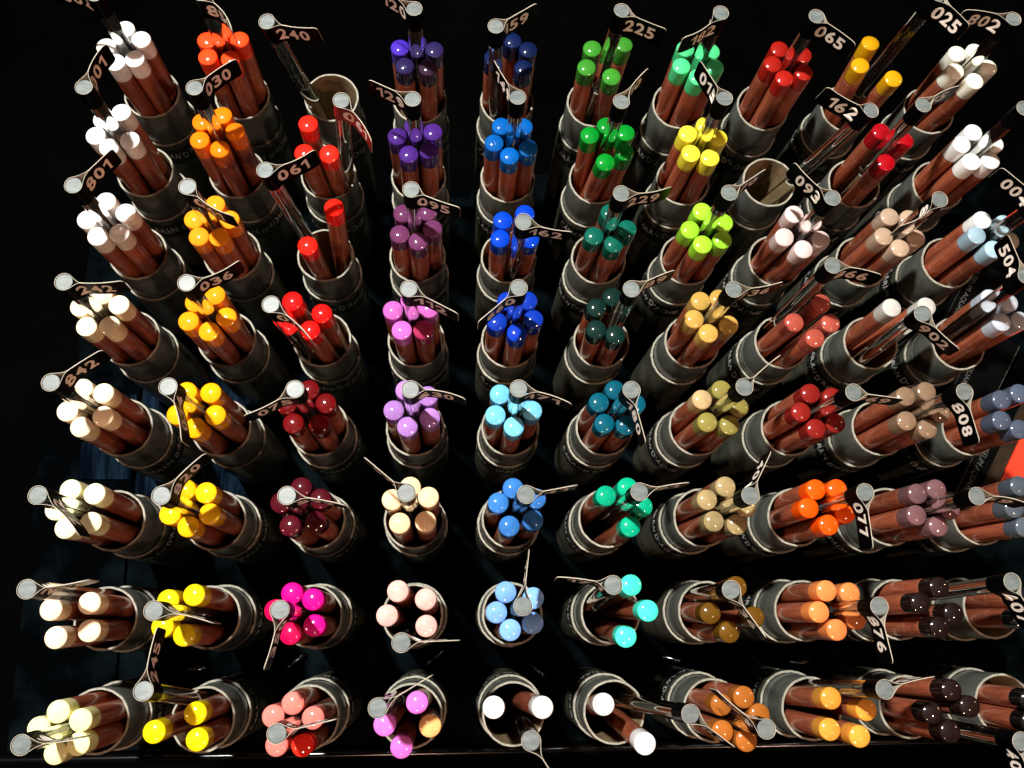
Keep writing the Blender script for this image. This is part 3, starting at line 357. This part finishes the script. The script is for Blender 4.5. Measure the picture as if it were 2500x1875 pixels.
TD = Vector((-.54, -.842, 0)); UD = Vector((.842, -.54, 0))
def flat_text(name, s, origin, height, width, mat, parent, tdir, udir, z, bold=0.0, shear=0.0):
    vs, fs = text_geo(s, bold, 1.0, shear)
    x0 = min(v[0] for v in vs); x1 = max(v[0] for v in vs); y0 = min(v[1] for v in vs); y1 = max(v[1] for v in vs)
    V = []
    for v in vs:
        p = origin + tdir * ((v[0] - x0) / (x1 - x0) * width) + udir * ((v[1] - y0) / (y1 - y0) * height)
        V.append((p.x, p.y, z))
    o = link_obj(name, mesh_from(name + '_mesh', V, fs, [mat], smooth=False), parent)
    return o
def build_boxes():
    Mb = noisy('black_box_card', (.0012, .0012, .0012), (.0024, .0024, .0024), 90, .6, .05, 0, .02)
    labs = ['black pencil box with grey lettering between white and pale blue bunches at the right edge',
            'black pencil box with grey lettering below the 808 marker tube at the right edge',
            'black pencil box with slanted grey lettering left of the red card']
    P = [(Vector((253.5, 177.0, 0)), .0, 3.0, 32), (Vector((252.5, 139.5, 0)), .0, 3.0, 33), (Vector((245.5, 84.0, 0)), .25, 3.6, 31)]
    for k, (o0, sh, hh, ww) in enumerate(P):
        base = o0 - UD * 4.5 - TD * 4
        r = empty('pencil_box', Vector((base.x, base.y, -76)) * MM)
        tag(r, labs[k], 'box', 'black boxes beside the tube display')
        def L(p, z): return ((p - base).x, (p - base).y, z + 76)
        V = []; F = []
        c = [base, base + TD * 41, base + TD * 41 + UD * 23, base + UD * 23]
        b = 0; zt = -60.0
        for z in (-72.0, zt):
            for q in c: V.append(L(q, z))
        F += [(0, 3, 2, 1), (4, 5, 6, 7), (0, 1, 5, 4), (1, 2, 6, 5), (2, 3, 7, 6), (3, 0, 4, 7)]
        bo = link_obj('box_body', mesh_from('box_body', V, F, [Mb], smooth=False), r)
        flat_text('lettering', 'MUSEUM AQUARELLE', o0 - base, hh, ww + 6, M_dim2, bo, TD, UD, zt + 76 + .08, 0.0, sh)
        V = []; F = []
        for w0, w1, l0, l1 in ((2.2, 2.45, 2, 40),):
            q = [TD * l0 + UD * w0, TD * l1 + UD * w0, TD * l1 + UD * w1, TD * l0 + UD * w1]
            b = len(V); V += [(a.x, a.y, zt + 76 + .06) for a in q]; F.append((b, b + 1, b + 2, b + 3))
        link_obj('divider_line', mesh_from('divider_line', V, F, [M_dim], smooth=False), bo)
        # worn light edge
        V = []; F = []
        for i in range(60):
            a0 = i * .69; w = .10 + .16 * random.random()
            q = [TD * a0 + UD * (23.05 - w), TD * (a0 + .69) + UD * (23.05 - w), TD * (a0 + .69) + UD * 23.1, TD * a0 + UD * 23.1]
            b = len(V); V += [(a.x, a.y, zt + 76 + .07) for a in q]; F.append((b, b + 1, b + 2, b + 3))
        link_obj('worn_edge', mesh_from('worn_edge', V, F, [M_dim2], smooth=False), bo)
    # red card
    a = Vector((238.6, 58.2, 0)); q = [a, a + Vector((60, 12, 0)), a + Vector((60, 12, 0)) - TD * 60, a - TD * 60]
    Mr = noisy('red_card', (.68, .035, .010), (.80, .050, .016), 150, .5)
    V = [((p - a).x, (p - a).y, z) for z in (-1.2, 0) for p in q]
    o = link_obj('red_card', mesh_from('red_card', V, [(0, 3, 2, 1), (4, 5, 6, 7), (0, 1, 5, 4), (1, 2, 6, 5), (2, 3, 7, 6), (3, 0, 4, 7)], [Mr], smooth=False))
    o.location = Vector((a.x, a.y, -45)) * MM
    tag(o, 'bright red card standing out at the right edge beside the slate blue pencils', 'card')
    # brown plastic pack under it
    a = Vector((236, 56, 0)); V = []; F = []
    nx, ny = 60, 60
    for i in range(nx + 1):
        for j in range(ny + 1):
            p = UD * (i * 70 / nx) - TD * (j * 62 / ny)
            V.append((p.x, p.y, 0.35 * math.sin(i * .9) * math.sin(j * .35 + i * .2) + random.uniform(-.16, .16)))
    for i in range(nx):
        for j in range(ny):
            q = i * (ny + 1) + j; F.append((q, q + 1, q + ny + 2, q + ny + 1))
    b = len(V)
    box(V, F, 0, 1, 0, 1, -1, -.9)
    Mp = noisy('brown_plastic', (.02, .013, .008), (.045, .028, .017), 80, .12, .2)
    o = link_obj('plastic_pack', mesh_from('plastic_pack', V, F, [Mp])); o.location = Vector((a.x, a.y, -59)) * MM
    tag(o, 'crinkled dark brown plastic pack lying under the red card at the right edge', 'pack')
build_boxes()

def build_glint_bars():  # added bars, invented and tilted so the key light glints on them
    Mc = noisy('glossy_glint_bar', (.001, .001, .001), (.002, .002, .002), 60, .10, .02, 0, .7)
    key = Vector((-0.33, 0.38, 1.12)); eye = Vector(cam.location)
    names = ['between the magenta and salmon bunches', 'between the pale rose and orchid pink bunches', 'above the tube of two white pencils', 'above the caramel bunch', 'between the light orange and apricot orange bunches', 'left of the canary yellow bunches']
    P = [(-97.7, -19.6, 1, .75), (-32.5, -19.0, 1, .8), (15.6, -25.4, .8, -.65), (79.7, -21.0, 1, -.3), (141.9, -23.6, 1, -.12), (-143.1, -22.6, 1, .1)]
    for (x, y, dx, dy), nm in zip(P, names):
        p = Vector((x, y, -72)) * MM
        H = ((key - p).normalized() + (eye - p).normalized()).normalized()
        d = Vector((dx, dy, 0)); d = (d - H * d.dot(H)).normalized(); s_ = H.cross(d)
        V = []; F = []; n = 12; m = 8
        for i in range(m + 1):
            t = i / m; L = (t - .5) * 12; r = 1.5 * math.sqrt(max(0.02, 1 - (2 * t - 1) ** 6)) ; b = -.0030 * L * L * 3
            for k in range(n):
                a = 2 * math.pi * k / n; q = d * (L) + s_ * (r * math.cos(a)) + H * (r * math.sin(a) + b)
                V.append(tuple(q))
        for i in range(m):
            for k in range(n): F.append((i * n + k, i * n + (k + 1) % n, (i + 1) * n + (k + 1) % n, (i + 1) * n + k))
        F.append(tuple(range(n - 1, -1, -1))); F.append(tuple(m * n + k for k in range(n)))
        o = link_obj('glint_bar', mesh_from('glint_bar', V, F, [Mc])); o.location = p
        tag(o, 'glossy black bar added to catch glints, ' + nm, 'clip', 'added glint bars on the shelf')
build_glint_bars()

# ---------------------------------------------------------------- tubes
def make_sleeves():
    inner = []; outer = []
    for v in range(5):
        ph = [random.uniform(0, 6.28) for _ in range(6)]
        def jit(k, a, ph=ph, lo=(2, 3, 4)):
            if k in lo: return (.05 * math.sin(7 * a + ph[0]) + .04 * math.sin(17 * a + ph[1]), .10 * math.sin(3 * a + ph[2]) + .07 * math.sin(11 * a + ph[3]))
            return (0, 0)
        prof = [(12.34, 0, 0), (12.34, 97, 0) if v < 2 else (12.34, 97.2, 2), (12.3, 114.7, 1), (12.15, 115.0, 1), (11.45, 115.0, 1), (11.35, 114.6, 3), (11.35, 2.0, 3), (0, 2.0, 3)]
        if v >= 2:
            prof = [(12.34, 0, 0), (12.34, 97.0, 2), (12.42, 97.05, 2), (12.42, 97.22, 2), (12.34, 97.3, 0), (12.3, 114.7, 1), (12.15, 115.0, 1), (11.45, 115.0, 1), (11.35, 114.6, 3), (11.35, 2.0, 3), (0, 2.0, 3)]
            lo = (5, 6, 7, 8)
        else: lo = (2, 3, 4, 5)
        V, F, M = lathe(prof, 72, lambda k, a, lo=lo: jit(k, a, lo=lo))
        inner.append(mesh_from('inner_sleeve', V, F, [M_sleeve, M_rim, M_faint, M_inside], M))
        prof = [(13.58, 0, 0), (13.58, 91.9, 1), (13.45, 92.35, 1), (12.70, 92.35, 1), (12.62, 92.0, 0), (12.6, 40, 0)]
        ph2 = [random.uniform(0, 6.28) for _ in range(6)]
        nick = random.uniform(0, 6.28)
        def jit2(k, a, ph=ph2, nick=nick):
            if k in (1, 2, 3, 4):
                d = abs((a - nick + math.pi) % (2 * math.pi) - math.pi)
                n = .35 * math.exp(-(d / .06) ** 2) if k in (1, 2) else 0
                return (n + .05 * math.sin(5 * a + ph[0]) + .05 * math.sin(23 * a + ph[1]), .15 * math.sin(2 * a + ph[2]) + .08 * math.sin(13 * a + ph[3]))
            return (0, 0)
        V, F, M = lathe(prof, 72, jit2)
        outer.append(mesh_from('outer_sleeve', V, F, [M_outer, M_rim], M))
    return inner, outer
INNER, OUTER = make_sleeves()
def curved(vs, fs, mat, R, name, jit=0.0):
    V = [((R) * math.cos(x / 13.6), (R) * math.sin(x / 13.6), z) for x, z in vs]
    return mesh_from(name, V, fs, [mat], smooth=False)
def make_sticker():
    out = []
    # black label
    vs = []; fs = []; n = 20; x0, x1, z0, z1 = -17.0, 17.0, 75.0, 88.0
    for i in range(n + 1):
        x = x0 + (x1 - x0) * i / n; vs += [(x, z0), (x, z1)]
    for i in range(n): fs.append((2 * i, 2 * i + 2, 2 * i + 3, 2 * i + 1))
    st = curved(vs, fs, M_stick, 13.66, 'sticker')
    tx = []
    for var in range(3):
        vs = []; fs = []; x = -15.2
        rnd = random.Random(var + 11)
        for ch in "CARAN D'ACHE":
            if ch == ' ': x += 1.6; continue
            v, f = text_geo(ch, 0.012, 1.0)
            a0 = min(q[0] for q in v); a1 = max(q[0] for q in v); b0 = min(q[1] for q in v) if ch != "'" else 0.5; b1 = max(q[1] for q in v)
            w = .45 if ch == "'" else rnd.uniform(2.1, 2.7); h = 1.4 if ch == "'" else rnd.uniform(4.0, 6.2) if ch in 'CDA' else rnd.uniform(3.6, 4.6)
            ang = rnd.uniform(-.22, .12); zz = 80.0 + rnd.uniform(-.8, .8) + (3.0 if ch == "'" else 0)
            b = len(vs)
            for q in v:
                px = (q[0] - a0) / (a1 - a0) * w; pz = (q[1] - b0) / (b1 - b0 + 1e-6) * h
                vs.append((x + px * math.cos(ang) - pz * math.sin(ang), zz + px * math.sin(ang) + pz * math.cos(ang)))
            fs += [tuple(b + i for i in g) for g in f]
            x += w + .45
        tx.append(curved(vs, fs, M_white, 13.75, 'lettering'))
    # drawn crest: a fan of brush strokes
    vs = []; fs = []
    for k in range(8):
        n = 10; z = 73 + k * 1.75; L = 8.5 - .5 * abs(k - 3)
        b = len(vs)
        for i in range(n + 1):
            s = i / n; w = .30 * math.sin(math.pi * min(1, max(.02, s))) ** .6
            x = -L / 2 + L * s + .8 * math.sin(k * 2.3); zc = z + 2.4 * math.sin(s * 2.6 + .2) - 1.5 + s * 1.2
            vs += [(x, zc - w), (x, zc + w)]
        for i in range(n): fs.append((b + 2 * i, b + 2 * i + 2, b + 2 * i + 3, b + 2 * i + 1))
    cr = curved([(x + 42.7, z) for x, z in vs], fs, M_faint, 13.68, 'drawn_strokes')
    return st, tx, cr
STK, TXT, CREST = make_sticker()

# ---------------------------------------------------------------- pencils
def make_pencil_meshes():
    t = LP - CAPL
    V, F, M = lathe([(0, 0, 0), (3.7, 0, 0), (3.88, .3, 0), (3.88, t - .2, 0), (3.88, t, 0)], 28)
    barrel = mesh_from('barrel', V, F, [M_wood])
    rf = .66; rho = 7.4; r1 = 3.95 - rf
    al = math.asin(r1 / (rho - rf)); drop = rho - (rho - rf) * math.cos(al)      # fillet centre below the top of the dome
    zc = LP - drop
    prof = [(3.88, t, 0), (3.94, t + .12, 0), (3.95, t + .5, 0)]
    for k in range(0, 7):
        a = math.radians(90) - (math.radians(90) - al) * k / 6; prof.append((r1 + rf * math.sin(a), zc + rf * math.cos(a), 0))
    r0 = prof[-1][0]; c0 = LP - rho
    for k in range(1, 8):
        r = r0 * (1 - k / 8.0); prof.append((r, c0 + math.sqrt(rho * rho - r * r), 0))
    prof.append((0, c0 + rho, 0))
    V, F, M = lathe(prof, 36)
    capm = mesh_from('cap', V, F, [None])
    return barrel, capm
BARREL, CAP = make_pencil_meshes()
def obj_mat(o, m):
    o.material_slots[0].link = 'OBJECT'; o.material_slots[0].material = m
# ---------------------------------------------------------------- number markers
LR = 180.6
def rod_meshes():
    V, F, M = lathe([(0, 0, 0), (2.8, 0, 0), (2.95, .2, 0), (2.95, LR - .1, 0), (2.85, LR, 0), (0, LR, 0)], 40)
    rod = mesh_from('rod', V, F, [M_glass])
    V, F, M = lathe([(2.93, LR + .02, 0), (2.95, LR + .10, 0), (2.80, LR + .22, 0), (0, LR + .25, 0)], 40)
    return rod, mesh_from('end_face', V, F, [M_disc])
ROD, ENDF = rod_meshes()
def label_path(L, bend, pinch):
    """outer half-width and centre line of the folded strip, as functions of the distance u from the rod"""
    rr = 3.20; u1 = 1.9; w1 = math.sqrt(rr * rr - u1 * u1); s1 = -u1 / w1
    def w(u):
        if u <= u1: return math.sqrt(max(rr * rr - u * u, 0))
        if u >= pinch: return .14
        d = pinch - u1; t = (u - u1) / d
        return (2 * t ** 3 - 3 * t * t + 1) * w1 + (t ** 3 - 2 * t * t + t) * s1 * d + (-2 * t ** 3 + 3 * t * t) * .14
    def c(u):
        if u <= 1.5: return 0.0
        t = (u - 1.5) / (L - 1.5); return bend * L * 3.2 * t * (1 - t)
    return w, c
def make_label(tipx, tipy, bend, pinch, text, seedv, film=None):
    L = math.hypot(tipx, tipy); dx, dy = tipx / L, tipy / L; nx, ny = -dy, dx
    w, c = label_path(L, bend, pinch)
    def side(u, sgn, off=0.0):
        # point on the outer face of one side and its outward normal
        e = .05
        def q(uu): return (uu, c(uu) + sgn * w(uu))
        a = q(u - e) if u - e > -3.1 else q(u); b = q(min(u + e, L)); tx, ty = b[0] - a[0], b[1] - a[1]; l = math.hypot(tx, ty) + 1e-9; tx /= l; ty /= l
        n_ = (-ty * sgn, tx * sgn)
        p = q(u); return (p[0] + n_[0] * off, p[1] + n_[1] * off), n_
    us = []
    for k in range(0, 15): us.append(3.2 * math.cos(math.radians(180 - k * 9)))     # round the back of the rod
    us = sorted(set([round(u, 4) for u in us if u < 1.7]))
    u = 1.9
    while u < L - .01: us.append(u); u += .6
    us += [L - .9, L - .45, L - .15, L]; us = sorted(set(us))
    pts = []
    for u in reversed(us[1:]): p, n_ = side(u, 1); pts.append((p, n_, u))
    pts.append(((-3.2, 0.0), (-1.0, 0.0), -3.2))
    for u in us[1:]: p, n_ = side(u, -1); pts.append((p, n_, u))
    TH = .12; H = 10.5; rc = 1.7
    V = []; F = []; M = []
    def W(p, z): return (p[0] * dx + p[1] * nx, p[0] * dy + p[1] * ny, z)
    rnd = random.Random(seedv); sag = rnd.uniform(-.5, .5)
    for p, n_, u in pts:
        d = max(0, u - (L - rc)); cut = rc - math.sqrt(max(rc * rc - d * d, 0))
        lift = .45 - sag * (u / L) if u > 0 else .45
        zt = LR + lift - cut; zb = LR + lift - H + cut
        pin = (p[0] - n_[0] * TH, p[1] - n_[1] * TH)
        V += [W(p, zb), W(p, zt), W(pin, zt), W(pin, zb)]
    n = len(pts)
    for i in range(n - 1):
        a, b = 4 * i, 4 * i + 4
        F.append((a, b, b + 1, a + 1)); M.append(0)
        F.append((a + 1, b + 1, b + 2, a + 2)); M.append(1)
        F.append((a + 2, b + 2, b + 3, a + 3)); M.append(1)
        F.append((a + 3, b + 3, b, a)); M.append(1)
    F += [(0, 1, 2, 3), (4 * n - 4, 4 * n - 1, 4 * n - 2, 4 * n - 3)]; M += [1, 1]
    lab = mesh_from('label', V, F, [film or M_lab, M_cream], M, smooth=False)
    nums = []
    x0 = None
    geo = []; x = 0
    for ch in text:
        v, f = text_geo(ch, 0.030, 1.0); a0 = min(q[0] for q in v); a1 = max(q[0] for q in v)
        wd = .44 if ch == '1' else .68
        geo.append((v, f, x, a0, a1, wd)); x += wd + .13
    tot = x - .13; TW = min(12.4, L - 4.6); TH2 = 6.2
    for sgn in (-1, 1):
        V = []; F = []
        for v, f, xs, a0, a1, wd in geo:
            b = len(V)
            for q in v:
                s = (xs + (q[0] - a0) / (a1 - a0) * wd) / tot * TW
                u = (2.9 + s) if sgn < 0 else (2.9 + TW - s)
                p, n_ = side(u, sgn, .07)
                lift = .45 - sag * (u / L)
                V.append(W(p, LR + lift - 8.3 + (q[1] + .01) / .73 * TH2))
            F += [tuple(b + i for i in g) for g in f]
        nums.append(mesh_from('number', V, F, [M_num], smooth=False))
    return lab, nums

# ---------------------------------------------------------------- put everything on the shelf
ORD = ['', 'first', 'second', 'third', 'fourth', 'fifth', 'sixth', 'seventh', 'eighth', 'ninth', 'tenth']
ROW = ['', 'top', 'second', 'third', 'fourth', 'fifth', 'sixth', 'seventh', 'bottom']
STROKES = {(3, 1), (4, 1), (4, 2), (3, 2), (5, 4), (4, 6), (4, 7), (5, 8), (7, 7), (8, 9), (5, 2), (2, 8), (7, 5), (3, 5), (6, 4)}
def place(root, b, t, length, top_at, twist):
    d = (t - b).normalized()
    root.rotation_mode = 'QUATERNION'
    root.rotation_quaternion = Vector((0, 0, 1)).rotation_difference(d) @ Matrix.Rotation(twist, 3, 'Z').to_quaternion()
    root.location = (t - d * top_at) * MM
    return root
def side_angle(x, y): return math.atan2(-2 - y, -22 - x)
stuffV = []; stuffF = []; stuffM = []; stuff_mats = [M_wood]
GP = 'coloured pencils standing in the tubes'; GT = 'dark card tubes in rows'; GM = 'number markers on clear rods'
for (r, c, X, Y, Z, mk, pens) in TUBES:
    t = empty('card_tube', Vector((X, Y, Z - 115)) * MM)
    where = '%s from left, %s row' % (ORD[c], ROW[r])
    if pens: lab = 'dark card tube of %s %s pencils, %s' % (ORD[0] or ['', 'one', 'two', 'three', 'four', 'five', 'six'][len(pens)], max(sorted(set(q[5] for q in pens)), key=lambda nmx: sum(q[5] == nmx for q in pens)) if len(set(q[5] for q in pens)) < 2 else 'mostly ' + max(sorted(set(q[5] for q in pens)), key=lambda nmx: sum(q[5] == nmx for q in pens)), where)
    else: lab = 'open dark grey card tube without pencils, %s' % where
    tag(t, lab, 'tube', GT)
    k = random.randrange(5)
    a = side_angle(X, Y) + random.uniform(-.35, .35) + (math.pi if (r, c) in STROKES else 0)
    t.rotation_euler = (0, 0, a)
    link_obj('inner_sleeve', INNER[k], t); ou = link_obj('outer_sleeve', OUTER[random.randrange(5)], t)
    s = link_obj('sticker', STK, t); link_obj('lettering', TXT[random.randrange(3)], s); link_obj('drawn_strokes', CREST, t)
    C = Vector((X, Y, 0))
    if mk and mk[7]: inwhich = 'tube tagged %s' % mk[6] if mk[7] == 1 else None
    else: inwhich = None
    for (tx, ty, bx, by, col, nm, pos, own) in pens:
        top = Vector((X + tx, Y + ty, Z + 35.55)); bot = Vector((X + bx, Y + by, Z - 113))
        if own:
            e = empty('pencil', (0, 0, 0)); place(e, bot, top, LP, LP, random.uniform(0, 6.28))
            w = inwhich and 'in the ' + inwhich or '%s tube of the %s row' % (ORD[c], ROW[r])
            tag(e, '%s pencil, %s of its bunch, %s' % (nm, pos, w) if pos != 'only' else '%s pencil, alone, %s' % (nm, w), 'pencil', GP)
            link_obj('barrel', BARREL, e); cp = link_obj('cap', CAP, e); obj_mat(cp, cap_mat(col, nm))
        else:
            d = (top - bot).normalized(); mtx = Matrix.Translation(top - d * LP) @ d.to_track_quat('Z', 'Y').to_matrix().to_4x4()
            m = cap_mat(col, nm)
            if m not in stuff_mats: stuff_mats.append(m)
            mi = stuff_mats.index(m)
            for me, idx in ((BARREL, 0), (CAP, mi)):
                b = len(stuffV)
                stuffV += [tuple(mtx @ (v.co / MM)) for v in me.vertices]
                stuffF += [tuple(b + i for i in p.vertices) for p in me.polygons]; stuffM += [idx] * len(me.polygons)
    if mk:
        tx, ty, bx, by, fx, fy, txt, leg, bend = mk
        top = Vector((X + tx, Y + ty, Z + 65.7)); bot = Vector((X + bx, Y + by, Z - 113))
        e = empty('number_marker', (0, 0, 0)); place(e, bot, top, LR, LR, 0)
        tag(e, ('clear rod with black %s number flag, painted red reflection, ' % txt if (r, c) == (2, 3) else 'clear rod with black %s number flag, ' % txt if leg else 'clear rod with black number flag, ') + where, 'marker', GM)
        link_obj('rod', ROD, e); ef = link_obj('end_face', ENDF, e)
        me, nums = make_label(fx, fy, bend, random.uniform(5.6, 8.6), txt, r * 100 + c, M_red_refl if (r, c) == (2, 3) else None)
        lo = link_obj('label', me, e)
        for nmh in nums: link_obj('number', nmh, lo)
me = mesh_from('pencils', stuffV, stuffF, stuff_mats, stuffM)
o = link_obj('pencils', me); tag(o, 'the few pencils hidden behind rods or cut by the frame edge', 'pencils', None, 'stuff')
